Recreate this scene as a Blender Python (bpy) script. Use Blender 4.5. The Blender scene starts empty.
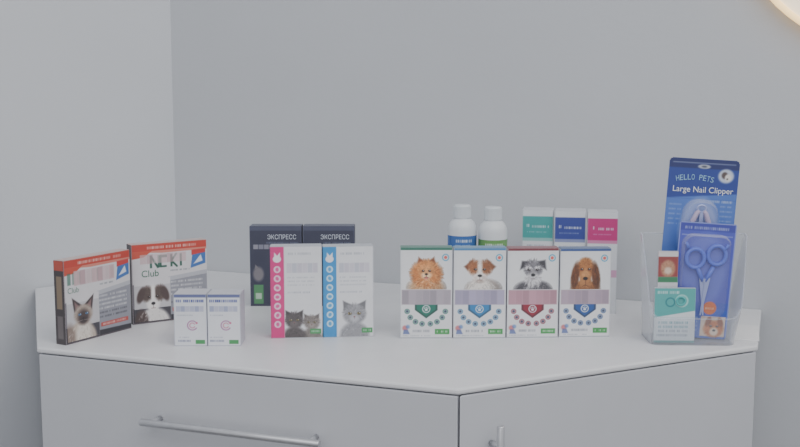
import bpy, math, random
import numpy as np
from mathutils import Vector, Matrix
rng = np.random.default_rng(4); random.seed(4)
C = bpy.context.scene.collection
F = 1060.0; TH = math.radians(7.0); CZ = 1.152; TOP = 0.80
PI = math.pi

# ---------------------------------------------------------------- camera
cd = bpy.data.cameras.new('camera'); cam = bpy.data.objects.new('camera', cd); C.objects.link(cam)
cd.sensor_width = 36; cd.lens = F/800*36; cd.clip_start = .02
cam.location = (0, 0, CZ); cam.rotation_euler = (PI/2-TH, 0, 0)
bpy.context.scene.camera = cam

def ray(px, py):
    dx = (px-400)/F; dy = (223.5-py)/F
    return Vector((dx, math.cos(TH)+dy*math.sin(TH), -math.sin(TH)+dy*math.cos(TH)))
def P(px, py, z=TOP):
    d = ray(px, py); t = (z-CZ)/d.z
    return Vector((d.x*t, d.y*t, z))
def HT(py, base):
    d = ray(400, py); return CZ + base.y/d.y*d.z - TOP

# ---------------------------------------------------------------- materials
def lin(c):
    c = np.asarray(c, float)/255
    return np.where(c <= .04045, c/12.92, ((c+.055)/1.055)**2.4)
def L4(c): return tuple(float(v) for v in lin(c))+(1,)
def mat(name, col, rough=.5, metal=0, var=.04, scale=12, bump=0, bscale=200, emit=0, spec=None):
    m = bpy.data.materials.new(name); m.use_nodes = True
    nt = m.node_tree; b = nt.nodes['Principled BSDF']
    b.inputs['Roughness'].default_value = rough; b.inputs['Metallic'].default_value = metal
    if spec is not None: b.inputs['Specular IOR Level'].default_value = spec
    tc = nt.nodes.new('ShaderNodeTexCoord'); nz = nt.nodes.new('ShaderNodeTexNoise')
    nz.inputs['Scale'].default_value = scale; nz.inputs['Detail'].default_value = 5
    nt.links.new(tc.outputs['Object'], nz.inputs['Vector'])
    r = nt.nodes.new('ShaderNodeValToRGB')
    a = lin(col)
    r.color_ramp.elements[0].position = .3; r.color_ramp.elements[1].position = .7
    r.color_ramp.elements[0].color = tuple(a*(1-var))+(1,); r.color_ramp.elements[1].color = tuple(np.clip(a*(1+var), 0, 1))+(1,)
    nt.links.new(nz.outputs['Fac'], r.inputs['Fac']); nt.links.new(r.outputs['Color'], b.inputs['Base Color'])
    if bump:
        n2 = nt.nodes.new('ShaderNodeTexNoise'); n2.inputs['Scale'].default_value = bscale; n2.inputs['Detail'].default_value = 3
        nt.links.new(tc.outputs['Object'], n2.inputs['Vector'])
        bp = nt.nodes.new('ShaderNodeBump'); bp.inputs['Strength'].default_value = bump; bp.inputs['Distance'].default_value = .002
        nt.links.new(n2.outputs['Fac'], bp.inputs['Height']); nt.links.new(bp.outputs['Normal'], b.inputs['Normal'])
    if emit:
        b.inputs['Emission Color'].default_value = L4(col); b.inputs['Emission Strength'].default_value = emit
    return m
def print_mat(name, rough=.45):
    m = bpy.data.materials.new(name); m.use_nodes = True
    nt = m.node_tree; b = nt.nodes['Principled BSDF']; b.inputs['Roughness'].default_value = rough
    at = nt.nodes.new('ShaderNodeAttribute'); at.attribute_name = 'Col'
    nz = nt.nodes.new('ShaderNodeTexNoise'); nz.inputs['Scale'].default_value = 60
    mr = nt.nodes.new('ShaderNodeMapRange'); mr.inputs['To Min'].default_value = .95; mr.inputs['To Max'].default_value = 1.04
    vm = nt.nodes.new('ShaderNodeVectorMath'); vm.operation = 'SCALE'
    haze = nt.nodes.new('ShaderNodeMixRGB'); haze.inputs['Fac'].default_value = .06; haze.inputs['Color2'].default_value = (.52, .53, .57, 1)  # hazy air painted in: a little pale grey mixed into every print colour
    tc = nt.nodes.new('ShaderNodeTexCoord'); nt.links.new(tc.outputs['Object'], nz.inputs['Vector'])
    nt.links.new(nz.outputs['Fac'], mr.inputs['Value']); nt.links.new(at.outputs['Color'], haze.inputs['Color1']); nt.links.new(haze.outputs['Color'], vm.inputs[0])
    nt.links.new(mr.outputs['Result'], vm.inputs['Scale']); nt.links.new(vm.outputs['Vector'], b.inputs['Base Color'])
    return m
def clear_mat(name, tint=(235, 238, 245), edge=.12, hi=.7):
    m = bpy.data.materials.new(name); m.use_nodes = True
    nt = m.node_tree; nt.nodes.clear()
    o = nt.nodes.new('ShaderNodeOutputMaterial'); mx = nt.nodes.new('ShaderNodeMixShader')
    t = nt.nodes.new('ShaderNodeBsdfTransparent'); t.inputs['Color'].default_value = L4(tint)
    g = nt.nodes.new('ShaderNodeBsdfPrincipled'); g.inputs['Roughness'].default_value = .12; g.inputs['Base Color'].default_value = L4((235, 237, 242))
    lw = nt.nodes.new('ShaderNodeLayerWeight'); lw.inputs['Blend'].default_value = .3
    mr = nt.nodes.new('ShaderNodeMapRange'); mr.inputs['To Min'].default_value = edge; mr.inputs['To Max'].default_value = hi
    nt.links.new(lw.outputs['Facing'], mr.inputs['Value']); nt.links.new(mr.outputs['Result'], mx.inputs['Fac'])
    nt.links.new(t.outputs[0], mx.inputs[1]); nt.links.new(g.outputs[0], mx.inputs[2]); nt.links.new(mx.outputs[0], o.inputs['Surface'])
    return m
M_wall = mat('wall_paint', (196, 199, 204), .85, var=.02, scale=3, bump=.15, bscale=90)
M_wall_lit = mat('wall_paint_lit', (213, 216, 221), .85, var=.02, scale=3, bump=.15, bscale=90)  # same wall paint, lightened for the light the left wall catches
M_floor = mat('floor_vinyl', (120, 118, 118), .6, var=.08, scale=5)
M_top = mat('worktop_laminate', (227, 228, 231), .4, var=.02, scale=20)
M_front = mat('cabinet_melamine', (200, 202, 208), .45, var=.015, scale=14)
M_body = mat('cabinet_carcass', (175, 177, 183), .6, var=.02)
M_metal = mat('brushed_metal', (205, 206, 210), .3, metal=.75, var=.05, scale=80)
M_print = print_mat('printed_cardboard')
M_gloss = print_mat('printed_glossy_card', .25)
M_clear = clear_mat('clear_acrylic', (251, 252, 253), .06, .75)
M_edge = clear_mat('polished_acrylic_edge', (245, 248, 252), .22, .6)
M_blister = clear_mat('clear_blister', (250, 250, 255), .07, .55)
M_wplastic = mat('white_plastic', (222, 226, 230), .35, var=.01)
M_cap = mat('white_cap_plastic', (214, 219, 224), .4, var=.01)
M_steel = mat('polished_steel', (180, 192, 232), .3, metal=.4, var=.03)
M_lilac = mat('mid_blue_plastic', (92, 118, 222), .3, var=.02)
M_pinkp = mat('pale_pink_plastic', (206, 188, 210), .35, var=.02)
M_warm = mat('warm_glow', (255, 216, 152), .5, emit=1.7, var=0)
M_diff = mat('lamp_diffuser', (255, 238, 210), .5, emit=.95, var=0)
M_lampb = mat('lamp_housing', (200, 180, 150), .5)
M_teal = mat('teal_plastic', (90, 186, 184), .35)

# ---------------------------------------------------------------- mesh builder
class MB:
    def __init__(s): s.v = []; s.f = []; s.c = []
    def add(s, vs, fs, col):
        o = len(s.v); s.v += [tuple(v) for v in vs]; s.f += [tuple(i+o for i in f) for f in fs]
        if hasattr(col, 'ndim') and col.ndim == 2: s.c += [tuple(c) for c in col]
        else: s.c += [tuple(float(x) for x in lin(col))]*len(vs)
    def box(s, x0, x1, y0, y1, z0, z1, col=(200, 200, 200), cols=None):
        v = [(x0,y0,z0),(x1,y0,z0),(x1,y1,z0),(x0,y1,z0),(x0,y0,z1),(x1,y0,z1),(x1,y1,z1),(x0,y1,z1)]
        q = dict(front=(0,1,5,4), right=(1,2,6,5), back=(2,3,7,6), left=(3,0,4,7), top=(4,5,6,7), bottom=(3,2,1,0))
        if cols is None: s.add(v, list(q.values()), col); return
        for k, f in q.items(): s.add([v[i] for i in f], [(0,1,2,3)], cols.get(k, col))
    def prism(s, pts, z0, z1, col=(200, 200, 200)):   # pts ccw in xy
        n = len(pts); v = [(p[0],p[1],z0) for p in pts]+[(p[0],p[1],z1) for p in pts]
        s.add(v, [tuple(range(n))[::-1], tuple(range(n,2*n))]+[(i,(i+1)%n,(i+1)%n+n,i+n) for i in range(n)], col)
    def plate(s, pts, y0, y1, col):                    # pts in xz (ccw seen from the front), y0 front
        n = len(pts); v = [(p[0],y0,p[1]) for p in pts]+[(p[0],y1,p[1]) for p in pts]
        s.add(v, [tuple(range(n)), tuple(range(n,2*n))[::-1]]+[((i+1)%n,i,i+n,(i+1)%n+n) for i in range(n)], col)
    def lathe(s, prof, cx=0, cy=0, n=40, col=(200, 200, 200), z=0):
        v = []; f = []
        for r, h in prof:
            for k in range(n): a = 2*PI*k/n; v.append((cx+r*math.cos(a), cy+r*math.sin(a), z+h))
        for j in range(len(prof)-1):
            for k in range(n): a = j*n+k; b = j*n+(k+1)%n; f.append((a,b,b+n,a+n))
        f.append(tuple(range(n))[::-1]); m = (len(prof)-1)*n; f.append(tuple(range(m,m+n)))
        s.add(v, f, col)
    def tube(s, pts, r, n=10, col=(200,200,200), closed=False):
        pts = [Vector(p) for p in pts]; m = len(pts); rs = r if isinstance(r, (list, tuple)) else [r]*m
        v = []; f = []; prev = None
        for i, p in enumerate(pts):
            t = (pts[(i+1)%m]-pts[i-1]) if closed else (pts[min(i+1,m-1)]-pts[max(i-1,0)])
            t.normalize()
            if prev is None: a = t.orthogonal().normalized()
            else: a = (prev-t*prev.dot(t)).normalized()
            prev = a; b = t.cross(a)
            for k in range(n): th = 2*PI*k/n; v.append(p+(a*math.cos(th)+b*math.sin(th))*rs[i])
        for i in range(m if closed else m-1):
            for k in range(n):
                i2 = (i+1)%m; f.append((i*n+k, i*n+(k+1)%n, i2*n+(k+1)%n, i2*n+k))
        if not closed: f.append(tuple(range(n))[::-1]); f.append(tuple(range((m-1)*n, m*n)))
        s.add(v, f, col)
    def canvas(s, cv, x0, z0, w, h, y, inside=None):
        ny, nx = cv.A.shape[:2]
        xs = np.linspace(0, 1, nx); zs = np.linspace(0, 1, ny)
        v = [(x0+a*w, y, z0+b*h) for b in zs for a in xs]; f = []
        for j in range(ny-1):
            for i in range(nx-1):
                if inside and not inside((xs[i]+xs[i+1])/2*cv.w, (zs[j]+zs[j+1])/2*cv.h): continue
                a = j*nx+i; f.append((a, a+1, a+1+nx, a+nx))
        s.add(v, f, lin(np.clip(cv.A, 0, 255)).reshape(-1, 3))
    def text(s, st, cx, cz, w, h, y, col, rot=0):
        cu = bpy.data.curves.new('t', 'FONT'); cu.body = st; o = bpy.data.objects.new('t', cu); C.objects.link(o)
        bpy.context.view_layer.update()
        dg = bpy.context.evaluated_depsgraph_get(); me = bpy.data.meshes.new_from_object(o.evaluated_get(dg))
        bpy.data.objects.remove(o)
        if not me.vertices: return
        xs = [v.co.x for v in me.vertices]; ys = [v.co.y for v in me.vertices]
        mx, Mx, my, My = min(xs), max(xs), min(ys), max(ys); cr, sr = math.cos(rot), math.sin(rot)
        v = []
        for p in me.vertices:
            a = ((p.co.x-mx)/(Mx-mx)-.5)*w; b = ((p.co.y-my)/(My-my)-.5)*h
            v.append((cx+a*cr-b*sr, y, cz+a*sr+b*cr))
        s.add(v, [tuple(p.vertices) for p in me.polygons], col); bpy.data.meshes.remove(me)
    def build(s, name, m, parent=None, smooth=False, bevel=0):
        me = bpy.data.meshes.new(name); me.from_pydata(s.v, [], s.f)
        at = me.color_attributes.new('Col', 'FLOAT_COLOR', 'POINT')
        at.data.foreach_set('color', np.array([c+(1.,) for c in s.c], dtype=np.float32).ravel())
        me.materials.append(m); me.update()
        if smooth:
            me.polygons.foreach_set('use_smooth', [len(p.vertices) == 4 for p in me.polygons])
        o = bpy.data.objects.new(name, me); C.objects.link(o); o.parent = parent
        if bevel:
            b = o.modifiers.new('bevel', 'BEVEL'); b.width = bevel; b.segments = 2; b.limit_method = 'ANGLE'
        return o
def thing(name, label, cat, loc, rz=0, group=None):
    o = bpy.data.objects.new(name, None); C.objects.link(o); o.empty_display_size = .02
    o.location = loc; o.rotation_euler = (0, 0, rz); o['label'] = label; o['category'] = cat
    if group: o['group'] = group
    return o

# ---------------------------------------------------------------- print canvas (vertex colours)
class Cv:
    def __init__(s, w, h, bg, res=.75):
        s.w, s.h, s.res = w, h, res; s.bg = np.array(bg, float)
        nx = int(w/res)+1; ny = int(h/res)+1
        s.X, s.Y = np.meshgrid(np.linspace(0, w, nx), np.linspace(0, h, ny))
        s.A = np.ones((ny, nx, 3))*np.array(bg, float)
        n = rng.standard_normal((ny, nx)); s.N = n
        for _ in range(2): s.N = (s.N+np.roll(s.N, 1, 0)+np.roll(s.N, 1, 1)+np.roll(s.N, -1, 0)+np.roll(s.N, -1, 1))/2.6
    def zoom(s, cx, cy, kx, ky, tx=None, ty=None):
        s.X = (s.X-(cx if tx is None else tx))/kx+cx; s.Y = (s.Y-(cy if ty is None else ty))/ky+cy
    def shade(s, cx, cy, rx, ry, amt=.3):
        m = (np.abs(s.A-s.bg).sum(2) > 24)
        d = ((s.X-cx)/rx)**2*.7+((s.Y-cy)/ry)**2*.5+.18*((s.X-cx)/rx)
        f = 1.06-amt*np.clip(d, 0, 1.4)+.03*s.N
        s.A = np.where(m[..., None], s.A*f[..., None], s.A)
    def mix(s, m, col, a=1, nz=0):
        m = (m*a)[..., None]; c = np.array(col, float)*(1+nz*s.N[..., None]); s.A = s.A*(1-m)+c*m
    def rect(s, x0, y0, x1, y1, col, a=1, nz=0):
        r = s.res; k = lambda d: np.clip(d/r+.5, 0, 1)
        s.mix(k(s.X-x0)*k(x1-s.X)*k(s.Y-y0)*k(y1-s.Y), col, a, nz)
    def ell(s, cx, cy, rx, ry, col, rot=0, soft=None, a=1, fur=0, nz=0):
        t = math.radians(rot); dx = s.X-cx; dy = s.Y-cy
        x = dx*math.cos(t)+dy*math.sin(t); y = -dx*math.sin(t)+dy*math.cos(t)
        d = np.sqrt((x/rx)**2+(y/ry)**2)+fur*s.N
        s.mix(np.clip((1-d)*min(rx, ry)/(soft or s.res)+.5, 0, 1), col, a, nz)
    def ring(s, cx, cy, r, w, col, a=1, a0=None, a1=None):
        d = np.hypot(s.X-cx, s.Y-cy); m = np.clip((w/2-np.abs(d-r))/s.res+.5, 0, 1)
        if a0 is not None:
            an = np.degrees(np.arctan2(s.Y-cy, s.X-cx)) % 360; m = m*((an >= a0) & (an <= a1))
        s.mix(m, col, a)
    def poly(s, pts, col, a=1, nz=0, soft=None):
        ar = sum(pts[i][0]*pts[(i+1)%len(pts)][1]-pts[(i+1)%len(pts)][0]*pts[i][1] for i in range(len(pts)))
        if ar < 0: pts = pts[::-1]
        m = np.ones_like(s.X)
        for i in range(len(pts)):
            (x0, y0), (x1, y1) = pts[i], pts[(i+1)%len(pts)]; l = math.hypot(x1-x0, y1-y0)
            m = np.minimum(m, np.clip(((x1-x0)*(s.Y-y0)-(y1-y0)*(s.X-x0))/l/(soft or s.res)+.5, 0, 1))
        s.mix(m, col, a, nz)
    def line(s, x0, y0, x1, y1, w, col, a=1):
        dx, dy = x1-x0, y1-y0; t = np.clip(((s.X-x0)*dx+(s.Y-y0)*dy)/(dx*dx+dy*dy), 0, 1)
        d = np.hypot(s.X-x0-t*dx, s.Y-y0-t*dy); s.mix(np.clip((w/2-d)/s.res+.5, 0, 1), col, a)
    def hair(s, cx, cy, rx, ry, cols, n=120, ln=4, w=1.0, a=.55, down=0, edge=0):
        for _ in range(n):
            r = math.sqrt(random.uniform(edge, 1)); t = random.uniform(0, 2*PI)
            x = cx+rx*r*math.cos(t); y = cy+ry*r*math.sin(t)
            vx, vy = (x-cx)/rx, (y-cy)/ry; l = math.hypot(vx, vy)+.01; vx, vy = vx/l*(1-down), vy/l*(1-down)-down
            vx += random.uniform(-.3, .3); vy += random.uniform(-.3, .3); L = ln*random.uniform(.6, 1.2)
            c = np.array(random.choice(cols), float)*random.uniform(.84, 1.14)
            s.line(x, y, x+vx*L+.01, y+vy*L, w, c, a)
    def eye(s, x, y, r=1.7, iris=(70, 42, 26)):
        s.ell(x, y, r*1.35, r*.95, (40, 28, 24), soft=1); s.ell(x, y, r*.95, r*.85, iris, soft=.8); s.ell(x, y, r*.55, r*.6, (8, 8, 10)); s.ell(x+r*.35, y+r*.4, .5, .5, (230, 232, 236))
    def marks(s, x0, y0, x1, h, col, a=.9, step=2.2):
        x = x0
        while x < x1:
            w = step*random.uniform(.5, .8)
            if random.random() < .88:
                s.rect(x, y0, min(x+w, x1), y0+h, col, a*random.uniform(.6, 1))
            x += step

def dog_pom(c):
    c.zoom(33, 24, 1.05, 1.02); O = [(206, 128, 66), (190, 112, 56), (224, 152, 88), (232, 172, 112), (162, 92, 46)]
    c.ell(33, 3, 24, 14, (216, 166, 118), soft=6); c.ell(33, 22, 21, 19, (190, 116, 60), soft=6)
    c.hair(33, 22, 20, 18, O, 380, 4, 1.0, .45, edge=.2); c.hair(33, 2, 22, 12, [(226, 176, 126), (238, 206, 168), (206, 144, 92), (170, 110, 66)], 180, 5, 1.1, .5, down=.6)
    c.poly([(21, 37), (22.5, 45), (29, 40)], (140, 78, 42), soft=2.5); c.poly([(37, 40), (43.5, 45), (45, 37)], (140, 78, 42), soft=2.5)
    c.ell(33, 31, 11, 8, (208, 138, 78), soft=6); c.ell(33, 25, 10, 8, (220, 158, 100), soft=6); c.hair(33, 29, 12, 10, O, 150, 2.6, .8, .4)
    c.ell(27.6, 25.5, 3.5, 2.6, (150, 92, 50), soft=3, a=.6); c.ell(38.4, 25.5, 3.5, 2.6, (150, 92, 50), soft=3, a=.6)
    c.ell(33, 19.5, 6, 4.8, (240, 208, 168), soft=4); c.ell(33, 24.5, 2.6, 5, (212, 150, 96), soft=3)
    c.eye(28.6, 26, 1.5); c.eye(37.4, 26, 1.5)
    c.ell(33, 21.4, 2.1, 1.5, (26, 18, 18), soft=1); c.line(33, 20, 33, 18, .7, (80, 44, 34)); c.ell(33, 16.6, 3, 1.2, (96, 44, 38), soft=1); c.ell(33, 15.8, 1.8, 1.3, (206, 112, 110), soft=1)
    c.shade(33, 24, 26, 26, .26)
def dog_jack(c):
    c.zoom(33, 25, 1.25, 1.05)
    c.ell(37, 2, 20, 14, (178, 168, 162), soft=4); c.ell(33, 2, 14, 13, (230, 224, 218), soft=5); c.hair(34, 2, 18, 12, [(240, 236, 232), (196, 186, 180)], 110, 5, 1, .5, down=.7)
    c.poly([(15, 32), (25, 42), (26, 35), (19, 27)], (106, 58, 34), soft=2.5); c.poly([(51, 32), (41, 42), (40, 35), (47, 27)], (118, 70, 42), soft=2.5)
    c.ell(33, 29, 12, 12, (198, 184, 176), soft=3.5); c.ell(33, 19, 8, 8.5, (206, 194, 188), soft=4)
    c.ell(26, 31, 6.2, 8.6, (152, 94, 56), soft=5, rot=-10); c.ell(40, 31, 6.2, 8.6, (140, 84, 48), soft=5, rot=10)
    c.hair(26, 32, 6, 8, [(176, 112, 68), (118, 70, 40)], 70, 2.6, .8, .5); c.hair(40, 32, 6, 8, [(166, 104, 62), (108, 62, 36)], 70, 2.6, .8, .5)
    c.ell(33, 30, 2.6, 11, (238, 233, 228), soft=3); c.ell(33, 17.5, 6.6, 5.6, (242, 238, 234), soft=3); c.ell(28.5, 17, 2.6, 3.4, (214, 204, 198), soft=2); c.ell(37.5, 17, 2.6, 3.4, (208, 196, 190), soft=2)
    c.ell(33, 12, 5, 2.4, (186, 170, 162), soft=2)
    c.eye(28, 28.2, 1.5, (60, 36, 22)); c.eye(38, 28.2, 1.5, (60, 36, 22))
    c.ell(33, 19.8, 2.6, 1.9, (22, 18, 20), soft=1); c.line(33, 18, 33, 15, .7, (110, 84, 80)); c.line(30.4, 14, 35.6, 14, .7, (110, 74, 72))
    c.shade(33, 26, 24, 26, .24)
def dog_schn(c):
    c.zoom(33, 25, 1.12, 1.05); G = [(96, 94, 100), (132, 130, 136), (66, 64, 70), (156, 154, 160)]
    c.ell(33, 1, 23, 13, (82, 80, 86), soft=4); c.hair(33, 2, 23, 12, G, 170, 5, 1, .55, down=.6); c.hair(33, 2, 8, 10, [(190, 188, 192)], 50, 5, 1, .6, down=.8)
    c.poly([(16, 28), (18.5, 40), (28, 39.5), (24, 33)], (54, 52, 58), soft=2.5); c.poly([(50, 28), (48.5, 41), (38, 39.5), (42, 33)], (62, 60, 66), soft=2.5)
    c.ell(33, 29, 11.5, 11.5, (112, 110, 116), soft=4); c.hair(33, 31, 12, 10, G, 150, 3, .9, .55)
    c.ell(33, 15, 10, 8.6, (188, 186, 190), soft=4); c.hair(33, 15, 10, 8, [(222, 220, 224), (166, 164, 168), (206, 204, 208)], 150, 5, .9, .6, down=.5)
    c.hair(27, 31.6, 3.4, 1.4, [(216, 214, 218)], 30, 3.2, .8, .7, down=.4); c.hair(39, 31.6, 3.4, 1.4, [(216, 214, 218)], 30, 3.2, .8, .7, down=.4)
    c.eye(27.6, 28.2, 1.5, (40, 30, 26)); c.eye(38.4, 28.2, 1.5, (40, 30, 26)); c.ell(33, 24.5, 2.6, 4, (146, 144, 148), soft=3)
    c.ell(33, 20.8, 2.7, 2, (20, 18, 22), soft=1); c.line(30.6, 15.6, 35.4, 15.6, .8, (92, 74, 78))
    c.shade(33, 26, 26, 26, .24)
def dog_hound(c):
    c.zoom(33, 25, 1.08, 1.04); B_ = [(164, 102, 52), (134, 78, 38), (186, 124, 70)]
    c.ell(33, 1, 19, 13, (150, 96, 52), soft=4); c.hair(33, 2, 18, 11, B_, 110, 4, 1, .45, down=.8)
    c.poly([(23, 36), (29, 44), (37, 44), (43, 36), (42, 20), (37, 6), (29, 6), (24, 20)], (164, 104, 56), soft=3)
    c.ell(33, 39, 8.5, 6, (178, 118, 66), soft=4)
    for sgn in (-1, 1):
        c.ell(33+sgn*14, 20, 5.4, 18.5, (100, 56, 28), rot=sgn*8, soft=2.5); c.hair(33+sgn*14, 20, 4.4, 16, [(126, 72, 36), (80, 44, 22)], 80, 5, .9, .5, down=.95)
    c.hair(33, 33, 9, 9, B_, 100, 3, .8, .45)
    c.ell(33, 18, 6.6, 11, (190, 134, 82), soft=4); c.ell(29, 11, 3.8, 7, (172, 116, 68), soft=2.5); c.ell(37, 11, 3.8, 7, (166, 110, 64), soft=2.5)
    for k in range(3): c.line(28, 40-k*2.2, 33, 38.6-k*2.2, .8, (126, 74, 38), .5); c.line(38, 40-k*2.2, 33, 38.6-k*2.2, .8, (126, 74, 38), .5)
    for x in (28, 38): c.ell(x, 28.6, 3, 2.4, (120, 72, 38), soft=2, a=.7); c.eye(x, 29, 1.4, (70, 40, 20)); c.line(x-1.6, 27, x+1.6, 27, .7, (130, 66, 50), .8)
    c.ell(33, 16, 3.2, 2.4, (24, 18, 20), soft=1.2); c.line(33, 14, 33, 6, .8, (96, 58, 34)); c.line(33, 7, 29, 5, .8, (96, 58, 34)); c.line(33, 7, 37, 5, .8, (96, 58, 34))
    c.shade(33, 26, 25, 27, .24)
def cat_siam(c, ox=0, oy=0, k=1.0):
    E = lambda x, y, a, b, col, **q: c.ell(ox+x*k, oy+y*k, a*k, b*k, col, **q)
    Q = lambda pts, col: c.poly([(ox+x*k, oy+y*k) for x, y in pts], col, soft=1.8)
    H = lambda x, y, a, b, cols, *q, **z: c.hair(ox+x*k, oy+y*k, a*k, b*k, cols, *q, **z)
    E(24, 0, 24, 24, (190, 176, 162), soft=5); E(28, 6, 12, 18, (224, 216, 206), soft=7); E(6, 6, 8, 16, (136, 118, 108), soft=6)
    H(24, 4, 20, 18, [(212, 200, 188), (170, 154, 142), (232, 224, 214)], 170, 5, 1, .45, down=.7)
    Q([(14, 36), (11, 55), (26, 44)], (60, 48, 48)); Q([(42, 36), (45, 55), (30, 44)], (60, 48, 48)); Q([(16, 39), (14.5, 50), (22, 43)], (134, 106, 104)); Q([(40, 39), (41.5, 50), (34, 43)], (134, 106, 104))
    E(28, 32, 14.5, 12.5, (172, 156, 144), soft=4); H(28, 33, 13, 10, [(190, 176, 164), (152, 136, 126)], 90, 3, .9, .4); E(28, 29, 9, 9.5, (74, 60, 58), soft=7); E(28, 25, 5.5, 4, (58, 46, 46), soft=3)
    for x in (22.5, 33.5): E(x, 32.5, 2.6, 1.7, (30, 24, 28), soft=1); E(x, 32.5, 2.1, 1.4, (120, 172, 222)); E(x, 32.5, .8, 1.3, (10, 10, 20)); E(x+.8, 33.2, .5, .4, (235, 240, 245))
    E(28, 27, 1.5, 1, (26, 20, 22)); c.line(ox+27*k, oy+25*k, ox+18*k, oy+24*k, .5, (220, 214, 208), .6); c.line(ox+29*k, oy+25*k, ox+38*k, oy+24*k, .5, (220, 214, 208), .6)
def dog_small(c, ox, oy, k=1.0, dark=(70, 62, 62), light=(222, 218, 216), ear=(84, 66, 60)):
    E = lambda x, y, a, b, col, **q: c.ell(ox+x*k, oy+y*k, a*k, b*k, col, **q)
    H = lambda x, y, a, b, cols, *q, **z: c.hair(ox+x*k, oy+y*k, a*k, b*k, cols, *q, **z)
    l2 = tuple(min(248, v*1.06) for v in light); l0 = tuple(v*.82 for v in light)
    E(26, 0, 19, 17, light, soft=5); E(12, 2, 8, 14, ear, soft=4); H(26, 3, 17, 14, [l2, l0, light], 130, 5, 1, .45, down=.7)
    E(26, 31, 12, 11, light, soft=3); E(26, 22, 8, 8.5, light, soft=3); E(18.5, 33, 6, 8.5, dark, rot=-12, soft=4); E(33.5, 33, 6, 8.5, dark, rot=12, soft=4)
    H(18.5, 33, 5.5, 8, [dark, tuple(v*1.35 for v in dark)], 60, 3, .9, .5); H(33.5, 33, 5.5, 8, [dark, tuple(v*1.35 for v in dark)], 60, 3, .9, .5)
    E(12, 32, 4.2, 9, ear, rot=-20, soft=2.5); E(40, 32, 4.2, 9, ear, rot=20, soft=2.5); E(26, 33, 2.2, 9, l2, soft=2.5); E(26, 20, 6, 4.8, l2, soft=3)
    c.eye(ox+21.4*k, oy+29.5*k, 1.35*k); c.eye(ox+30.6*k, oy+29.5*k, 1.35*k)
    E(26, 22, 2.4, 1.7, (22, 18, 20), soft=1); c.line(ox+26*k, oy+20*k, ox+26*k, oy+17.4*k, .7, (90, 70, 70)); c.line(ox+23.6*k, oy+16.8*k, ox+28.4*k, oy+16.8*k, .7, (110, 74, 74))
def kitten(c, ox, oy, k=1.0, g=(128, 126, 132)):
    E = lambda x, y, a, b, col, **q: c.ell(ox+x*k, oy+y*k, a*k, b*k, col, **q)
    H = lambda x, y, a, b, cols, *q, **z: c.hair(ox+x*k, oy+y*k, a*k, b*k, cols, *q, **z)
    d = tuple(v*.76 for v in g); l = tuple(min(226, v*1.25) for v in g)
    E(22, 1, 19, 17, g, soft=5); H(22, 3, 18, 14, [g, d, l], 140, 5, 1, .45, down=.6)
    for p in ([(8, 31), (7, 45), (20, 39)], [(36, 31), (37, 45), (24, 39)]): c.poly([(ox+x*k, oy+y*k) for x, y in p], d, soft=2)
    E(22, 28, 15, 12.5, g, soft=4); H(22, 30, 14, 11, [g, d, l, g], 170, 3, .9, .5); E(22, 22.5, 6, 4.4, l, soft=4)
    for x in (16, 28): E(x, 28.8, 2.6, 1.9, (40, 38, 42), soft=1); E(x, 28.8, 2.1, 1.6, (182, 164, 104)); E(x, 28.8, .9, 1.5, (12, 12, 14)); E(x+.8, 29.6, .5, .5, (235, 236, 240))
    E(22, 24.6, 1.3, .9, (140, 92, 96)); c.line(ox+22*k, oy+24*k, ox+22*k, oy+22*k, .6, d)

# ---------------------------------------------------------------- setting
A = P(458, 389); B = P(37, 347.5); Cc = P(34, 288); D = P(177, 268); E_ = P(758, 345.5); wp = P(630, 300)
u = Vector((wp.x-D.x, wp.y-D.y, 0)).normalized(); nb = Vector((-u.y, u.x, 0))   # nb points behind the wall
lu = Vector((Cc.x-D.x, Cc.y-D.y, 0)).normalized()
D0 = Vector((D.x, D.y, 0))
def wall(name, p, d, length, m, side):
    q = p+d*length; t = side*.1; mb = MB()
    pts = [p, q, q+t, p+t]; pts = [(a.x, a.y) for a in pts]
    ar = sum(pts[i][0]*pts[(i+1)%4][1]-pts[(i+1)%4][0]*pts[i][1] for i in range(4))
    if ar < 0: pts = pts[::-1]
    mb.prism(pts, 0, 2.7); o = mb.build(name, m); o['kind'] = 'structure'; return o
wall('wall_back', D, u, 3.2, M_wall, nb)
ln = Vector((lu.y, -lu.x, 0))
if ln.dot(Vector((-1, 1, 0))) < 0: ln = -ln
wall('wall_left', D, lu, 3.0, M_wall_lit, ln)
mb = MB(); mb.box(-3.2, 3.4, -1.2, 3.2, -.05, 0); o = mb.build('floor', M_floor); o['kind'] = 'structure'

gap = .001
Dw = D-nb*gap+u*.004; Cw = Vector((Cc.x, Cc.y, 0))-ln*.004
def on_wall(px):                      # where the sight line of column px meets the back wall
    d = ray(px, 300); d = Vector((d.x, d.y, 0)); return d*(D0.dot(nb)/d.dot(nb))
Fw = on_wall(762)-nb*gap
def xy(*ps): return [(p.x, p.y) for p in ps]
SL = .008
mb = MB(); mb.prism(xy(B, A, E_, Fw, Dw, Cw), TOP-SL, TOP)
wt = mb.build('worktop', M_top, bevel=.0025); wt['label'] = 'pale grey laminate worktop with angled ends carrying all the boxes'; wt['category'] = 'worktop'

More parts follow.
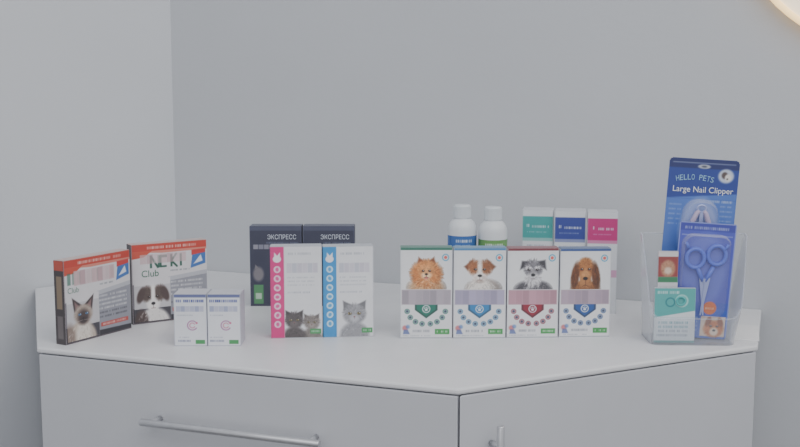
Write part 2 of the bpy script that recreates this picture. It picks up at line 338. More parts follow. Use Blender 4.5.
A0 = Vector((A.x, A.y, 0)); B0 = Vector((B.x, B.y, 0)); E0 = Vector((E_.x, E_.y, 0))
fd = (A0-B0).normalized(); fn = Vector((fd.y, -fd.x, 0))
rd = (E0-A0).normalized(); rn = Vector((rd.y, -rd.x, 0))
tA = (A0-D0).dot(u); FA = D0+u*tA-nb*.009
ZT = TOP-SL-.0005; zt = ZT-.0012; PT = .018
def slide(p, d, target):              # move p along d until it stands `target` beside the dividing line through A
    return p+d*((target-(p-A0).dot(u))/d.dot(u))
def poly_prism(mb, pts, org, z0, z1): mb.prism([(p.x-org.x, p.y-org.y) for p in pts], z0, z1)
def panel(mb, p0, p1, z0, z1, n, org, t0=None, t1=None):
    q0, q1 = p0+n*PT, p1+n*PT; d = (p1-p0).normalized()
    if t0 is not None: p0 = slide(p0, d, t0); q0 = slide(q0, d, t0)
    if t1 is not None: p1 = slide(p1, d, t1); q1 = slide(q1, d, t1)
    poly_prism(mb, [q0, q1, p1, p0], org, z0, z1)
def bar_handle(parent, c, d, n, half, r, vertical=False, out=.026, post=.88):
    mb = MB(); ax = Vector((0, 0, 1)) if vertical else d; o = c+n*out
    pts = [o+ax*(half*s) for s in (-1, -.99, .99, 1)]
    mb.tube(pts, [r*.85, r, r, r*.85], 16)
    hb = mb.build('handle', M_metal, parent, smooth=True)
    for s in (-1, 1):
        m2 = MB(); q = o+ax*(half*post*s); m2.tube([q-n*(out-.0005), q-n*.002], r*.8, 12)
        m2.build('handle_post', M_metal, hb, smooth=True)
IN = .0195
Bi = B0-fn*IN+fd*.004; Ai = slide(A0-fn*IN, fd, -.0012); FAl = FA-u*.0012
Ci = Vector((Cw.x, Cw.y, 0))-ln*.008+Vector((.01, 0, 0)); Di = Vector((Dw.x, Dw.y, 0))-nb*.01+u*.006
t = thing('drawer_cabinet', 'grey drawer cabinet under the left part of the worktop, long bar handle', 'cabinet', (Bi.x, Bi.y, 0))
mb = MB(); poly_prism(mb, [Bi, Ai, FAl, Di, Ci], Bi, .08, ZT); mb.build('body', M_body, t)
mb = MB(); poly_prism(mb, [Bi-fn*.04, slide(Ai-fn*.04, fd, -.0012), FAl, Di, Ci], Bi, 0, .0795); mb.build('plinth', M_body, t)
zs = [(zt-.2, zt), (zt-.45, zt-.204), (.085, zt-.454)]
Lf = (Ai-Bi).length
for k, (z0, z1) in enumerate(zs):
    mb = MB(); panel(mb, Bi-fd*.002+fn*.0008, Ai+fn*.0008, z0, z1, fn, Bi, None, -.0013)
    dr = mb.build('drawer', M_front, t, bevel=.0012)
    bar_handle(dr, fd*(Lf*.462+.026)+fn*(PT+.0008)+Vector((0, 0, z1-.071)), fd, fn, .130, .0050, out=.024)
Ej = E0-rn*IN-rd*.004; Ak = slide(A0-rn*IN, rd, .0012); FAr = FA+u*.0012; Fj = Fw-nb*.008-u*.010
t2 = thing('corner_cabinet', 'grey cabinet with angled door and vertical handle under the right of the worktop', 'cabinet', (Ak.x, Ak.y, 0))
mb = MB(); poly_prism(mb, [Ak, Ej, Fj, FAr], Ak, .08, ZT); mb.build('body', M_body, t2)
mb = MB(); poly_prism(mb, [slide(Ak-rn*.04, rd, .0012), Ej-rn*.04, Fj, FAr], Ak, 0, .0795); mb.build('plinth', M_body, t2)
mb = MB(); panel(mb, Ak+rn*.0008, Ej+rn*.0008+rd*.002, .085, zt, rn, Ak, .0013, None); dr = mb.build('door', M_front, t2, bevel=.0012)
dd = ray(501, 440); hh = A0+rn*.022; hit = dd*(hh.dot(rn)/(dd.x*rn.x+dd.y*rn.y)); hd = (Vector((hit.x, hit.y, 0))-Ak).dot(rd)
bar_handle(dr, rd*hd+rn*(PT+.0008)+Vector((0, 0, zt-.037-.09)), rd, rn, .09, .0048, True, out=.022, post=.70)

# round wall lamp (upper right)
dl = ray(778, 7); org = Vector((0, 0, CZ))
tt = (D0-org).dot(nb)/Vector((dl.x, dl.y, 0)).dot(nb); hp = org+dl*tt
R = .26; cl = hp+u*R*.70+Vector((0, 0, R*.71))
tl = thing('wall_lamp', 'round wall lamp with a warm glowing rim at the upper right', 'lamp', cl-nb*.001, math.atan2(u.y, u.x))
n = 72
def disc(mb, r0, y0, r1, y1, cap=False):
    v = [(r0*math.cos(2*PI*k/n), y0, r0*math.sin(2*PI*k/n)) for k in range(n)]+[(r1*math.cos(2*PI*k/n), y1, r1*math.sin(2*PI*k/n)) for k in range(n)]
    f = [(k, (k+1)%n, (k+1)%n+n, k+n) for k in range(n)]
    if cap: f += [tuple(range(n))[::-1], tuple(range(n, 2*n))]
    mb.add(v, f, (200, 200, 200))
mb = MB(); disc(mb, R-.01, -.002, R-.01, -.012, True); mb.build('housing', M_lampb, tl)
mb = MB(); mb.tube([((R-.004)*math.cos(2*PI*k/n), -.018, (R-.004)*math.sin(2*PI*k/n)) for k in range(n)], .0052, 10, closed=True); mb.build('rim', M_warm, tl, smooth=True)
mb = MB(); disc(mb, R-.008, -.0125, R-.008, -.017, True); mb.build('diffuser', M_diff, tl)

# ---------------------------------------------------------------- cartons
def carton(name, label, group, BL, BR, topy, Dp, cv, cols, texts=(), pics=(), cat='box', dw=None, H=None, side=None):
    p0, p1 = P(*BL), P(*BR); W = (p1-p0).length-.0006; rz = math.atan2(p1.y-p0.y, p1.x-p0.x)
    if H is None: H = HT(topy, p0)
    mid = (p0+p1)/2+Vector((-math.sin(rz), math.cos(rz), 0))*Dp/2
    t = thing(name, label, cat, mid, rz, group)
    w, h = cv.w, cv.h; sx, sz = W/w, H/h; yf = -Dp/2
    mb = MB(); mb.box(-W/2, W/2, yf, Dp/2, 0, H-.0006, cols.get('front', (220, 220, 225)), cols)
    mb.canvas(cv, -W/2, 0, W, H-.0006, yf-.00015)
    for (st, cx, cy, tw, th, col) in texts: mb.text(st, -W/2+cx*sx, cy*sz, tw*sx, th*sz, yf-.0006, col)
    if side is not None:                     # print on the left side face
        s2 = MB(); s2.canvas(side, 0, 0, Dp, H-.0006, 0)
        s2.v = [(-W/2-.00015, Dp/2-x, z) for x, y, z in s2.v]; mb.f += [tuple(i+len(mb.v) for i in f) for f in s2.f]; mb.v += s2.v; mb.c += s2.c
    mb.build('carton', M_print, t)
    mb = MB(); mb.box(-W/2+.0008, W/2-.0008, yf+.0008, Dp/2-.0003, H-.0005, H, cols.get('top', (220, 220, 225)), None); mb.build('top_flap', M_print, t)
    for (nm, pc, x, y, pw, ph) in pics:
        mb = MB(); mb.canvas(pc, -W/2+x*sx, y*sz, pw*sx, ph*sz, yf-.0004); mb.build(nm, M_print, t)
    return t
WH = (228, 229, 232)

# four dog boxes in a row
spots = [((400, 338.2), (452.3, 338.2)), ((452.9, 338.2), (505.6, 338)), ((506.3, 337.8), (557.8, 337.4)), ((558.6, 337), (609.6, 336.6))]
acc = [(24, 120, 100), (42, 130, 190), (150, 30, 54), (34, 86, 160)]
strip = [(40, 110, 90), (70, 130, 180), (120, 50, 60), (50, 80, 140)]
band = [(176, 162, 174), (172, 160, 186), (190, 148, 162), (176, 154, 168)]
labs = ['white box with an orange fluffy dog portrait, first of the four dog boxes',
        'white box with a brown and white terrier portrait and light blue shield',
        'white box with a grey bearded dog portrait and dark red shield',
        'white box with a long-eared tan hound portrait and blue shield']
for k in range(4):
    a = acc[k]; cv = Cv(75, 134, WH, .65)
    cv.rect(0, 130.5, 75, 134, strip[k]); cv.rect(0, 0, 75, 1.2, (150, 155, 165))
    cv.rect(0, 0, .8, 134, (176, 180, 188)); cv.rect(74.2, 0, 75, 134, (176, 180, 188))
    cv.marks(5, 124, 34, 2.2, (130, 134, 146), .5)
    # solid shield tucked under the title band, small round icons around and below it
    dk = tuple(np.array(a)*.55+18)
    cv.poly([(21, 54), (54, 54), (54, 42), (37.5, 29.5), (21, 42)], dk); cv.poly([(24, 54), (51, 54), (51, 43), (37.5, 33), (24, 43)], tuple(np.array(a)*.95))
    cv.ring(37.5, 43.5, 5.2, 1.3, (214, 218, 224)); cv.ell(37.5, 42.4, 2.2, 1.8, (220, 222, 228))
    for dx in (-2.4, 0, 2.4): cv.ell(37.5+dx, 45.6-abs(dx)*.3, .9, 1, (220, 222, 228))
    for (x, y) in ((10, 40), (14.5, 31), (22, 24.5), (31.5, 21.5), (43.5, 21.5), (53, 24.5), (60.5, 31), (65, 40)):
        cv.ell(x, y, 3.9, 3.9, tuple(np.array(a)*.35+140)); cv.ring(x, y, 3.5, 1, tuple(np.array(a)*.7+30), .9); cv.ell(x, y, 1.9, 1.9, (60, 70, 96), soft=1.3)
    cv.rect(2, 50, 73, 72, band[k])
    for i in range(7):
        cv.rect(3+i*10, 51, 3+i*10+9, 71, tuple(np.array(band[k])*(.84+.05*((i*3+k)%4))+np.array(a)*.06), .8)
    cv.ell(7, 15, 4, 4, (200, 80, 84), a=.7, soft=2); cv.ell(11, 17, 3, 3, (70, 120, 190), a=.7, soft=2); cv.poly([(4, 6), (14, 6), (11, 13), (5, 13)], (80, 100, 160), a=.8)
    cv.marks(18, 9, 42, 3.6, (60, 66, 86), .55, 1.9); cv.marks(4, 3, 44, 1.6, (140, 145, 158), .6)
    cv.rect(50, 6, 71, 14, (60, 150, 74)); cv.marks(53, 8.5, 68, 3, (225, 240, 228), .8, 2)
    pc = Cv(69, 52, WH, .6); pc.X = pc.X-1.5; [dog_pom, dog_jack, dog_schn, dog_hound][k](pc)
    pc.X, pc.Y = np.meshgrid(np.linspace(0, 69, pc.X.shape[1]), np.linspace(0, 52, pc.X.shape[0]))
    pc.ring(62, 45, 4.4, 1.6, (60, 160, 200), .9); pc.ell(62, 45, 2.3, 2.3, (220, 80, 70), a=.9)
    carton('medicine_box', labs[k], 'dog treatment boxes in a row', *spots[k], 247.3+(.4*k), .021, cv,
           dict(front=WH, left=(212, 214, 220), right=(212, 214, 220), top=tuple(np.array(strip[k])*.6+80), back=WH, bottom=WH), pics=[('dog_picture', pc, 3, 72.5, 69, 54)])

# pink and blue boxes
for k in range(2):
    a = (214, 50, 128) if k == 0 else (44, 142, 205)
    BG = (226, 227, 231)
    cv = Cv(75, 134, BG)
    cv.rect(0, 0, 20, 134, a); cv.rect(0, 0, .8, 134, tuple(np.array(a)*.8)); cv.rect(0, 0, 75, .8, (160, 160, 170)); cv.rect(74.2, 0, 75, 134, (180, 182, 192))
    cv.ell(10, 116, 6, 5, (240, 236, 242)); cv.poly([(6, 118), (6, 126), (11, 120)], (240, 236, 242)); cv.poly([(14.5, 118), (14.5, 126), (9.5, 120)], (240, 236, 242))
    for i in range(7):
        y = 101-i*13.4; cv.ell(10, y, 5, 5, (244, 226, 238) if k == 0 else (222, 238, 248), a=.9); cv.ell(10, y, 2.4, 3, a, a=.8, soft=1.2, rot=30*i)
    cv.marks(26, 122, 62, 3.4, (140, 146, 162), .6, 2)
    for i in range(6): cv.rect(24+i*7.6, 96, 24+i*7.6+7, 110, [(206, 202, 214), (190, 192, 206), (198, 194, 208)][(i+k)%3], .9)
    for j in range(3): cv.marks(25, 88-j*5.5, 64, 2, (160, 164, 176), .6, 1.8)
    cv.marks(25, 66, 58, 2.4, (130, 136, 156), .5)
    pc = Cv(54, 54, BG, .6)
    if k == 0: kitten(pc, 23, 0, .74, (128, 120, 116)); kitten(pc, -5, 0, .86, (86, 80, 80))
    else: kitten(pc, 1, 0, 1.14, (150, 150, 155))
    pc.rect(37, 5, 53, 12, (64, 150, 84)); pc.marks(39, 7, 51, 3, (225, 240, 228), .7, 2)
    carton('medicine_box', ['white box with a pink icon strip and a picture of two small dark animals', 'white box with a light blue icon strip and grey kitten picture'][k],
           'boxes with coloured icon strips', *[((271, 338.5), (322.6, 337.6)), ((323.3, 337.6), (373.8, 336.4))][k], 246.5, .026, cv,
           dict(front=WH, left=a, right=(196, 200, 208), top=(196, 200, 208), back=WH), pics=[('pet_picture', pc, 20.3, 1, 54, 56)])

# two navy boxes behind
for k in range(2):
    N = (48, 51, 74)
    cv = Cv(87, 134, N); cv.rect(0, 127, 87, 134, (72, 76, 100)); cv.rect(0, 0, 1, 134, (84, 88, 112)); cv.rect(86, 0, 87, 134, (84, 88, 112))
    cv.marks(28, 105, 80, 3, (130, 138, 164), .6)
    for i in range(9): cv.rect(6+i*9, 96, 14+i*9, 103.5, [(168, 166, 178), (146, 146, 162), (158, 156, 170)][i%3], .8)
    cv.rect(6, 4, 22, 36, (76, 140, 90)); cv.rect(9, 12, 19, 22, (180, 206, 184)); cv.ell(14, 54, 9, 12, (122, 118, 124), soft=4); cv.poly([(8, 62), (9, 70), (14, 65)], (122, 118, 124))
    carton('medicine_box', ['navy box with white lettering and green corner, left one behind the pink-striped box', 'navy box with white lettering behind the blue-striped box'][k],
           'navy boxes at the back', *[((250.5, 306), (302.5, 306)), ((303.5, 306), (355, 306))][k], 226, .03, cv,
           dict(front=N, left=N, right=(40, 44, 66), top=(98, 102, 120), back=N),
           texts=[('ЭКСПРЕСС', 54, 116, 48, 8, (214, 220, 232))])

# three slim boxes behind
for k, (bl, br) in enumerate([((521, 309), (552, 310)), ((553, 311), (584, 312)), ((585.4, 313), (616, 314))]):
    a = [(60, 160, 158), (44, 62, 150), (196, 36, 120)][k]
    cv = Cv(51, 166, (222, 225, 230)); cv.rect(0, 120, 51, 156, a); cv.rect(0, 115, 51, 120, tuple(np.array(a)*.5+112))
    cv.marks(7, 138, 12, 5, (232, 237, 244), .9, 2.6); cv.marks(16, 137, 44, 4, (232, 237, 244), .9, 2.6); cv.marks(8, 129, 40, 2, (220, 228, 240), .5, 1.8)
    cv.marks(8, 106, 40, 3, (140, 150, 170), .7, 2); cv.marks(8, 98, 34, 2, (150, 160, 176), .6, 2)
    cv.rect(0, 60, 51, 72, a, .35); cv.rect(0, 0, .8, 166, (184, 188, 196)); cv.rect(50.2, 0, 51, 166, (184, 188, 196))
    carton('slim_box', ['slim white box with a teal band, behind the grey bearded dog box', 'slim white box with a navy band, between the teal and magenta ones', 'slim white box with a magenta band, at the back beside the hound box'][k],
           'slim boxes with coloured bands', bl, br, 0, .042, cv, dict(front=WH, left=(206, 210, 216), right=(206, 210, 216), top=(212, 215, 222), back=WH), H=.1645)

# two small white boxes
for k in range(2):
    cv = Cv(45, 75, (226, 228, 234), .55)
    cv.rect(0, 70.5, 45, 75, (70, 80, 136), .8); cv.marks(3, 63.5, 41, 4, (40, 56, 140), .95, 2.6)
    for i in range(6): cv.rect(3+i*6.4, 50, 9+i*6.4, 58, [(178, 182, 206), (156, 162, 194), (188, 190, 210)][(i+k)%3], .9)
    cv.marks(4, 44, 26, 1.6, (130, 136, 160), .6, 1.6)
    cv.ring(25, 30, 6.6, 1.8, (172, 108, 158), .85, 40, 330); cv.ring(25, 30, 3.6, 1.4, (206, 116, 150), .9, 20, 340); cv.ell(31, 33.5, 1.6, 1.6, (206, 110, 146))
    cv.marks(3, 12, 20, 1.5, (130, 136, 160), .6, 1.6); cv.marks(3, 6, 22, 3, (60, 66, 110), .7, 2)
    cv.rect(29, 3, 42, 9, (64, 150, 84)); cv.rect(0, 0, 45, .8, (150, 152, 170)); cv.rect(44.3, 0, 45, 75, (176, 180, 196)); cv.rect(0, 0, .7, 75, (176, 180, 196))
    carton('small_medicine_box', ['small white box with a purple ring mark, the left of the pair', 'small white box with a purple ring mark, the right of the pair'][k],
           'pair of small white boxes', *[((174.5, 346), (207.6, 346)), ((207.9, 346), (241.2, 346))][k], 294, .042, cv,
           dict(front=WH, left=(206, 208, 218), right=(196, 199, 210), top=(206, 208, 216), back=WH))

# the two wide pet boxes at the left
def wide(k):
    BG = (220, 218, 221)
    cv = Cv(126, 120, BG)
    cv.rect(0, 0, 126, 24, (42, 40, 48)); cv.rect(0, 24, 60, 60, (120, 118, 126)); cv.poly([(48, 10), (126, 8), (126, 68), (60, 62)], (146, 148, 158)); cv.poly([(56, 62), (126, 68), (126, 74), (60, 68)], (186, 188, 196))
    for j in range(6): cv.marks(64, 58-j*6.2, 118, 2.8, (236, 237, 240) if j < 4 else (60, 60, 70), .8, 2.4)
    cv.rect(66, 14, 120, 20, (190, 66, 56), .9); cv.marks(70, 15.5, 116, 3, (240, 226, 222), .8)
    cv.rect(0, 109, 126, 120, (196, 62, 46)); cv.poly([(0, 109), (126, 109), (126, 106), (50, 105)], (214, 130, 112)); cv.poly([(0, 109), (34, 109), (20, 100), (0, 98)], (202, 78, 56))
    cv.marks(26, 112, 108, 4, (244, 228, 222), .8, 2.6)
    g = (28, 84, 66)
    if k == 1:         # partly visible dark green capitals above the small word
        for x in (30, 46, 64, 80): cv.rect(x, 83, x+3.6, 102, g, .95)
        cv.line(32, 101, 43, 84, 3.4, g); cv.rect(43, 83, 46, 102, g, .95); cv.rect(48, 98, 58, 102, g, .95); cv.rect(48, 83, 58, 86, g, .95); cv.line(66, 92, 74, 102, 3.2, g); cv.line(66, 92, 75, 83, 3.2, g)
        for i in range(7): cv.rect(14+i*11, 90, 24.6+i*11, 104, [(206, 176, 180), (188, 156, 162), (212, 190, 194)][i%3], .72)
    else:
        cv.marks(6, 84, 96, 17, (60, 112, 92), .7, 9)
        for i in range(7): cv.rect(18+i*11, 82, 28.6+i*11, 103, [(206, 176, 180), (188, 156, 162), (212, 190, 194)][i%3], .92)
    cv.poly([(98, 78), (124, 84), (124, 104), (102, 102)], (60, 110, 180)); cv.poly([(103, 84), (119, 88), (116, 98)], (226, 230, 240)); cv.poly([(100, 98), (124, 101), (124, 107), (100, 106)], (200, 56, 54))
    cv.rect(0, 0, 126, 2, (90, 80, 86)); cv.rect(0, 0, 1.2, 120, (130, 120, 126)); cv.marks(64, 76, 96, 2.4, (90, 100, 110), .7)
    pc = Cv(60, 66, BG, .65)
    pc.rect(0, 0, 60, 20, (60, 58, 66)); pc.rect(0, 20, 60, 56, (160, 160, 166), .35)
    return cv, pc
GR = (36, 110, 78)
cv, pc = wide(0); cat_siam(pc, -3, -1, 1.18)
sd = Cv(18, 118, (64, 56, 58), .9); sd.rect(0, 104, 18, 118, (190, 78, 60)); sd.rect(4, 50, 14, 96, (190, 164, 126), .6); sd.rect(4, 8, 14, 40, (126, 118, 118), .7)
carton('wide_medicine_box', 'wide black, white and red box with a dark-faced cat, leftmost on the worktop', 'wide pet boxes standing at an angle', (66, 345.5), (131.6, 328), 261, .019, cv,
       dict(front=WH, left=(64, 56, 58), right=(60, 54, 58), top=(206, 186, 182), back=(60, 50, 50)), texts=[('Club', 16, 76, 20, 8, (110, 148, 132))], pics=[('cat_picture', pc, 3, 3, 60, 64)], side=sd)
cv, pc = wide(1); dog_small(pc, -6, -4, 1.42, dark=(84, 70, 64), light=(230, 227, 225), ear=(78, 62, 58))
carton('wide_medicine_box', 'wide red-topped box with a white dog with dark patches, behind the cat box', 'wide pet boxes standing at an angle', (133, 325), (208, 316), 245, .02, cv,
       dict(front=WH, left=(60, 54, 58), right=(60, 54, 58), top=(206, 186, 182), back=(60, 50, 50)), texts=[('Club', 30, 75, 28, 10, GR)], pics=[('dog_picture', pc, 3, 3, 60, 64)])

# ---------------------------------------------------------------- bottles
for k, (cx, topy, lab) in enumerate([(461.5, 204.5, (52, 104, 176)), (492, 206.5, (104, 158, 84))]):
    b = P(cx, 314+k); t = thing('bottle', ['white plastic bottle with a blue label behind the terrier box', 'white plastic bottle with a green label behind the dog boxes'][k], 'bottle', b, 0, 'white bottles at the back')
    H = HT(topy, b); r = .0228; hs = H-.040
    mb = MB(); mb.lathe([(r*.9, 0), (r, .003), (r, hs), (r*.97, hs+.006), (r*.86, hs+.012), (r*.66, hs+.0165), (r*.55, hs+.0185), (r*.55, hs+.022)], n=48); mb.build('body', M_wplastic, t, smooth=True)
    mb = MB(); c0 = hs+.0185; mb.lathe([(r*.60, c0), (r*.62, c0+.001), (r*.60, H-.002), (r*.53, H)], n=48)
    for i in range(36):
        a = 2*PI*i/36; x, y = r*.612*math.cos(a), r*.612*math.sin(a); mb.box(x-.0004, x+.0004, y-.0004, y+.0004, c0+.002, H-.003)
    mb.build('cap', M_cap, t)
    cv = Cv(2*PI*22.8, 90, lab, .9); cv.rect(0, 0, 200, 30, (226, 230, 236)); cv.rect(0, 34, 200, 58, tuple(np.array(lab)*.6+90))
    mid = 2*PI*22.8*.75
    cv.marks(mid-14, 80, mid+15, 4.5, (236, 240, 248), .95, 3); cv.marks(mid-12, 74, mid+12, 2.2, (230, 236, 246), .7, 2.2)
    m = MB(); m.canvas(cv, 0, 0, 1, 1, 0); rr = r+.0003
    z0 = hs-(.008, .011)[k]-.09
    m.v = [(rr*math.cos(2*PI*x), rr*math.sin(2*PI*x), z0+z*.09) for x, y, z in m.v]; m.build('label', M_gloss, t, smooth=True)

# ---------------------------------------------------------------- acrylic holder and its packs
hb = P(694, 345.5); HW = .059; HD = .072
ho = Vector((hb.x, hb.y+HD/2, TOP)); hr = math.radians(-2)
t = thing('display_holder', 'clear acrylic display holder at the right end of the worktop', 'holder', ho, hr)
th = .0016
def outline(off, top):
    pts = []; r = .013
    for cx, cy, a0 in ((-HW+r, -HD/2+r, 180), (HW-r, -HD/2+r, 270), (HW-.004, HD/2-.004, 0), (-HW+.004, HD/2-.004, 90)):
        rr = r if cy < 0 else .004
        for i in range(7):
            a = math.radians(a0+90*i/6); pts.append((cx+(rr-off)*math.cos(a), cy+(rr-off)*math.sin(a)))
    out = []
    for i, p in enumerate(pts):
        q = pts[(i+1)%len(pts)]; out.append(p); d = math.hypot(q[0]-p[0], q[1]-p[1]); m = int(d/.012)
        for j in range(1, m+1): out.append((p[0]+(q[0]-p[0])*j/(m+1), p[1]+(q[1]-p[1])*j/(m+1)))
    res = []
    for x, y in out:
        s = min(1, max(0, (y+HD/2)/HD)); s = min(1, s*1.25)
        h = .038+(.150-.038)*s; z = th if not top else h
        k = (z/.15)
        res.append((x+(x/HW)*(.028 if x > 0 else .006)*k, y+(-.004*k if y < 0 else 0), z))
    return res
ob, ot, ib, it = outline(0, False), outline(0, True), outline(th, False), outline(th, True); N = len(ob)
nxt = lambda i: (i+1) % N
mb = MB(); mb.add(ob+ot, [(i, nxt(i), nxt(i)+N, i+N) for i in range(N)], (220, 220, 225)); mb.add(ib+it, [(nxt(i), i, i+N, nxt(i)+N) for i in range(N)], (220, 220, 225)); mb.build('shell', M_clear, t, smooth=True)
mb = MB(); mb.tube([((a[0]+b[0])/2, (a[1]+b[1])/2, a[2]) for a, b in zip(ot, it)], .0008, 8, closed=True); mb.build('rim', M_edge, t, smooth=True)
mb = MB(); mb.prism([(p[0], p[1]) for p in ob], 0, th); mb.build('base_panel', M_edge, t)
HM = Matrix.Translation(ho) @ Matrix.Rotation(hr, 4, 'Z')
def inholder(name, label, cat, x, y, lean, w, group='pet care packs in the clear holder', back=0):
    z = .0022+abs(math.sin(lean))*w/2
    o = thing(name, label, cat, HM @ Vector((x, y, z)), 0, group); o.rotation_euler = (-back, lean, hr); return o
def rounded(w, h, r, n=6):
    pts = []
    for cx, cz, a0 in ((w/2-r, r, -90), (w/2-r, h-r, 0), (-w/2+r, h-r, 90), (-w/2+r, r, 180)):
        for i in range(n+1): a = math.radians(a0+90*i/n); pts.append((cx+r*math.cos(a), cz+r*math.sin(a)))
    return pts
def ins(w, h, r):
    def f(x, y):
        dx = max(r-x, x-(w-r), 0); dy = max(r-y, y-(h-r), 0); return dx*dx+dy*dy <= r*r
    return f
def blister(w0, h0, r0, w1, h1, r1, z0, dz, y0, y1, parent):
    mb = MB(); v = rounded(w0, h0, r0, 8); v2 = rounded(w1, h1, r1, 8); nn = len(v)
    vs = [(a, y0, b+z0) for a, b in v]+[(a, y1, b+z0+dz) for a, b in v2]
    mb.add(vs, [(i, (i+1)%nn, (i+1)%nn+nn, i+nn) for i in range(nn)]+[tuple(range(nn, 2*nn))], (220, 220, 230)); mb.build('blister', M_blister, parent)
# nail clipper card
w, h = 100, 254
cv = Cv(w, h, (78, 116, 196), 1.0); cv.rect(0, 196, w, h, (38, 64, 148)); cv.poly([(0, 196), (100, 206), (100, 196)], (78, 116, 196)); cv.rect(0, 240, w, h, (34, 46, 106))
cv.rect(5, 247, 95, 248.5, (190, 200, 225), .5)
cv.ell(50, 243, 9, 3, (180, 186, 200)); cv.ell(50, 243, 4, 1.6, (90, 94, 110))
cv.ell(82, 231, 11, 10, (196, 206, 228), soft=3); cv.ell(80, 232, 4.5, 5, (90, 76, 74), soft=2); cv.ell(85, 229, 4.5, 5, (236, 232, 230), soft=2); cv.ell(84, 227, 1.2, 1, (20, 20, 20))
cv.marks(60, 192, 94, 3.4, (225, 232, 246), .7, 2.4)
for j in range(5): cv.marks(5, 186-j*7, 22, 2, (190, 206, 236), .6, 2); cv.marks(78, 186-j*7, 95, 2, (190, 206, 236), .6, 2)
cv.ell(50, 148, 28, 48, (150, 172, 222), soft=8)
t = inholder('nail_clipper_pack', 'tall dark blue card with a boxed nail clipper, tallest in the holder', 'pet care pack', .0075, .024, math.radians(3.4), .1)
mb = MB(); mb.plate(rounded(.1, .254, .006), -.0006, .0006, (200, 204, 214)); mb.canvas(cv, -.05, 0, .1, .254, -.0009, ins(w, h, 6))
st = 'HELLO PETS'
for i, ch in enumerate(st):
    if ch == ' ': continue
    an = math.radians(13-26*i/(len(st)-1)); rr = .110
    mb.text(ch, -.012-rr*math.sin(an), .2275-rr+rr*math.cos(an), .0044, .0078, -.0014, (150, 196, 232), an)
mb.text('Large Nail Clipper', .001, .2085, .086, .0110, -.0014, (240, 244, 250))
mb.build('card', M_gloss, t)
mb = MB()
for s in (-1, 1):
    mb.tube([(s*.008, -.008, .095), (s*.013, -.008, .12), (s*.014, -.008, .145), (s*.011, -.008, .165), (s*.006, -.008, .177), (s*.003, -.008, .180)], [.0035, .0040, .0042, .0038, .0034, .0025], 12)
nc = mb.build('nail_clipper', M_pinkp, t, smooth=True)
mb = MB(); mb.tube([(.006*math.cos(a), -.008, .183+.005*math.sin(a)) for a in [2*PI*i/20 for i in range(20)]], .0015, 8, closed=True)
mb.plate([(-.003, .150), (.003, .150), (.0024, .177), (-.0024, .177)], -.0095, -.0075, (210, 210, 220)); mb.build('cutting_head', M_steel, nc)
blister(.052, .116, .022, .044, .108, .020, .08, .004, -.0012, -.0150, t)
# scissors card
w, h = 80, 166
cv = Cv(w, h, (76, 86, 190), .9); cv.rect(0, 154, w, h, (60, 68, 168)); cv.rect(0, 0, w, 52, (62, 86, 186)); cv.poly([(0, 60), (80, 40), (80, 0), (0, 0)], (54, 92, 192))
cv.ell(40, 98, 30, 52, (98, 112, 206), soft=8); cv.rect(4, 147, 76, 148.2, (170, 184, 236), .7); cv.marks(8, 156, 70, 4, (200, 212, 246), .7, 2.6)
cv.ell(53, 44, 9.5, 9.5, (222, 112, 44)); cv.marks(47, 42, 59, 3, (255, 230, 200), .8, 2)
cv.rect(42, 3, 77, 32, (224, 200, 180)); cv.ell(61, 14, 14, 12, (196, 112, 54), soft=4); cv.hair(61, 14, 12, 10, [(214, 134, 70), (160, 84, 40)], 50, 4, 1, .5)
cv.ell(53, 24, 4, 7, (140, 74, 38), rot=-20, soft=2); cv.ell(70, 24, 4, 7, (140, 74, 38), rot=20, soft=2); cv.ell(62, 10, 6, 6, (236, 214, 192), soft=3); cv.eye(57, 18, 1.5); cv.eye(66, 18, 1.5); cv.ell(62, 12, 2.2, 1.6, (30, 22, 20))
for j in range(4): cv.marks(6, 28-j*6, 38, 2.4, (190, 206, 240), .7, 2)
cv.rect(0, 0, 1.4, h, (150, 164, 226)); cv.rect(w-1.4, 0, w, h, (150, 164, 226)); cv.rect(0, h-1.4, w, h, (150, 164, 226))
t = inholder('scissors_pack', 'violet blue card with grooming scissors and an orange dot, front of the holder', 'pet care pack', .013, -.006, math.radians(3.5), .08)
mb = MB(); mb.plate(rounded(.08, .166, .003), -.0005, .0005, (110, 116, 190)); mb.canvas(cv, -.04, 0, .08, .166, -.0008, ins(w, h, 3)); mb.build('card', M_gloss, t)
mb = MB()
for s in (-1, 1):
    mb.tube([(s*.0150+.0125*math.cos(a), -.005+s*.0006, .118+.0135*math.sin(a)+s*.003) for a in [2*PI*i/24 for i in range(24)]], .0028, 10, closed=True)
    mb.tube([(s*.0115, -.005, .104), (s*.006, -.005, .092), (s*.0015, -.005, .083)], [.0030, .0032, .0030], 10)
    mb.tube([(s*.025, -.005, .129), (s*.030, -.005, .137)], [.0024, .0018], 8)
sc = mb.build('scissors', M_lilac, t, smooth=True)
mb = MB()
for s in (-1, 1): mb.plate([(-.004*s-.003, .088), (s*.002, .034), (s*.002+.0018, .034), (-.004*s+.0042, .088)], -.0066+s*.0006, -.0054+s*.0006, (210, 210, 230))
mb.lathe([(.0026, 0), (.0026, .0016)], n=16); m0 = len(mb.v)-32
mb.v[m0:] = [(x, -.0078+z, .084+y) for x, y, z in mb.v[m0:]]
mb.build('blade', M_steel, sc)
blister(.070, .120, .016, .064, .114, .014, .030, .003, -.0010, -.0100, t)
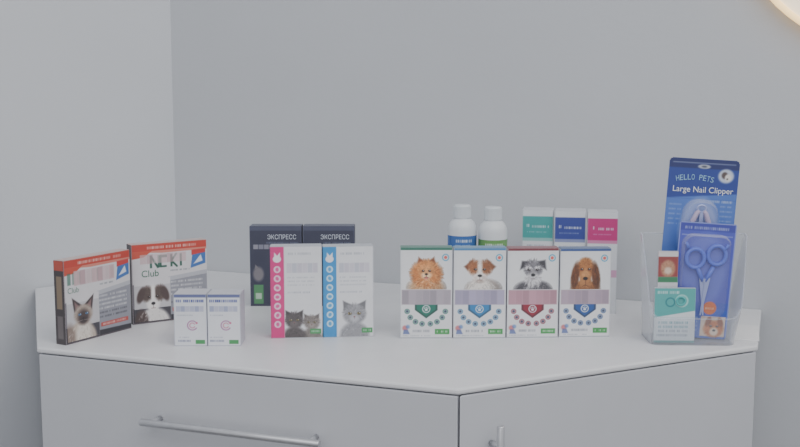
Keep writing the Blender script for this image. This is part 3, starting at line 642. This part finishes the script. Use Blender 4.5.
# narrow pack
cv = Cv(28, 128, (206, 206, 212), .8); cv.rect(0, 92, 28, 128, (150, 66, 64)); cv.ell(14, 104, 10, 12, (190, 140, 110), soft=3); cv.hair(14, 104, 9, 10, [(206, 160, 130), (150, 96, 70)], 50, 3, .9, .5); cv.ell(14, 101, 5, 5, (226, 200, 180), soft=3); cv.rect(0, 84, 28, 92, (60, 130, 90)); cv.rect(0, 60, 28, 84, (214, 214, 220)); cv.marks(3, 74, 25, 3, (70, 80, 120), .7); cv.marks(3, 67, 25, 2, (70, 80, 120), .7); cv.rect(0, 121, 28, 128, (220, 216, 218)); cv.rect(0, 0, 28, 60, (60, 130, 90))
t = inholder('narrow_pack', 'narrow red and green pack with a pet picture, standing left in the holder', 'pet care pack', -.034, -.014, 0, .028)
mb = MB(); mb.box(-.014, .014, -.0025, .0025, 0, .128, (200, 200, 206)); mb.canvas(cv, -.014, 0, .028, .128, -.0027); mb.build('carton', M_print, t)
mb = MB(); mb.box(-.0135, .0135, -.002, .002, .1281, .1286, (214, 214, 220)); mb.build('top_flap', M_print, t)
# small comb pack
cv = Cv(57, 78, (222, 226, 230), .7); cv.rect(0, 36, 57, 78, (84, 172, 170)); cv.poly([(0, 36), (57, 46), (57, 36)], (222, 226, 230)); cv.ring(38, 60, 8, 2.6, (160, 218, 214)); cv.ring(22, 58, 6, 2, (40, 128, 136)); cv.marks(4, 70, 34, 4, (226, 242, 242), .8, 2.4)
for j in range(4): cv.marks(4, 27-j*6, 48, 3.4, (70, 140, 156) if j < 2 else (130, 140, 158), .8, 2.2)
cv.rect(0, 0, 57, 3, (100, 160, 160))
t = inholder('small_pack', 'small teal and white pack at the front left of the holder', 'pet care pack', -.0255, -.0255, 0, .057)
mb = MB(); mb.box(-.0285, .0285, -.003, .003, 0, .078, (200, 204, 210)); mb.canvas(cv, -.0285, 0, .057, .078, -.0032); mb.build('carton', M_print, t)
mb = MB(); mb.tube([(.006*math.cos(a)+.008, -.0044, .060+.006*math.sin(a)) for a in [2*PI*i/20 for i in range(20)]], .0012, 8, closed=True); mb.build('finger_ring', M_teal, t, smooth=True)
# white leaflet lying beside the holder
q = P(742, 333); cw = MB(); cw.box(-.020, .020, -.05, .05, 0, .0015, (240, 240, 241))
o = cw.build('leaflet', M_print); o.location = (q.x+.004, q.y, TOP+.0002); o.rotation_euler = (0, 0, math.radians(-18)); o['label'] = 'blank white leaflet lying beside the clear holder'; o['category'] = 'leaflet'

# ---------------------------------------------------------------- light
def area(loc, tgt, size, power, col):
    l = bpy.data.lights.new('area', 'AREA'); l.shape = 'DISK'; l.size = size; l.energy = power; l.color = col
    o = bpy.data.objects.new('area_light', l); C.objects.link(o); o.location = loc
    o.rotation_euler = (Vector(tgt)-Vector(loc)).to_track_quat('-Z', 'Y').to_euler()
area((.9, .1, 2.5), (0, 1.6, .9), 1.9, 24, (1, .985, .965))
area((-.6, -.6, 2.4), (0, 1.6, 1.0), 2.2, 14, (.99, .99, 1))
w = bpy.data.worlds.new('world'); bpy.context.scene.world = w; w.use_nodes = True
w.node_tree.nodes['Background'].inputs['Color'].default_value = (.94, .96, 1, 1); w.node_tree.nodes['Background'].inputs['Strength'].default_value = .60
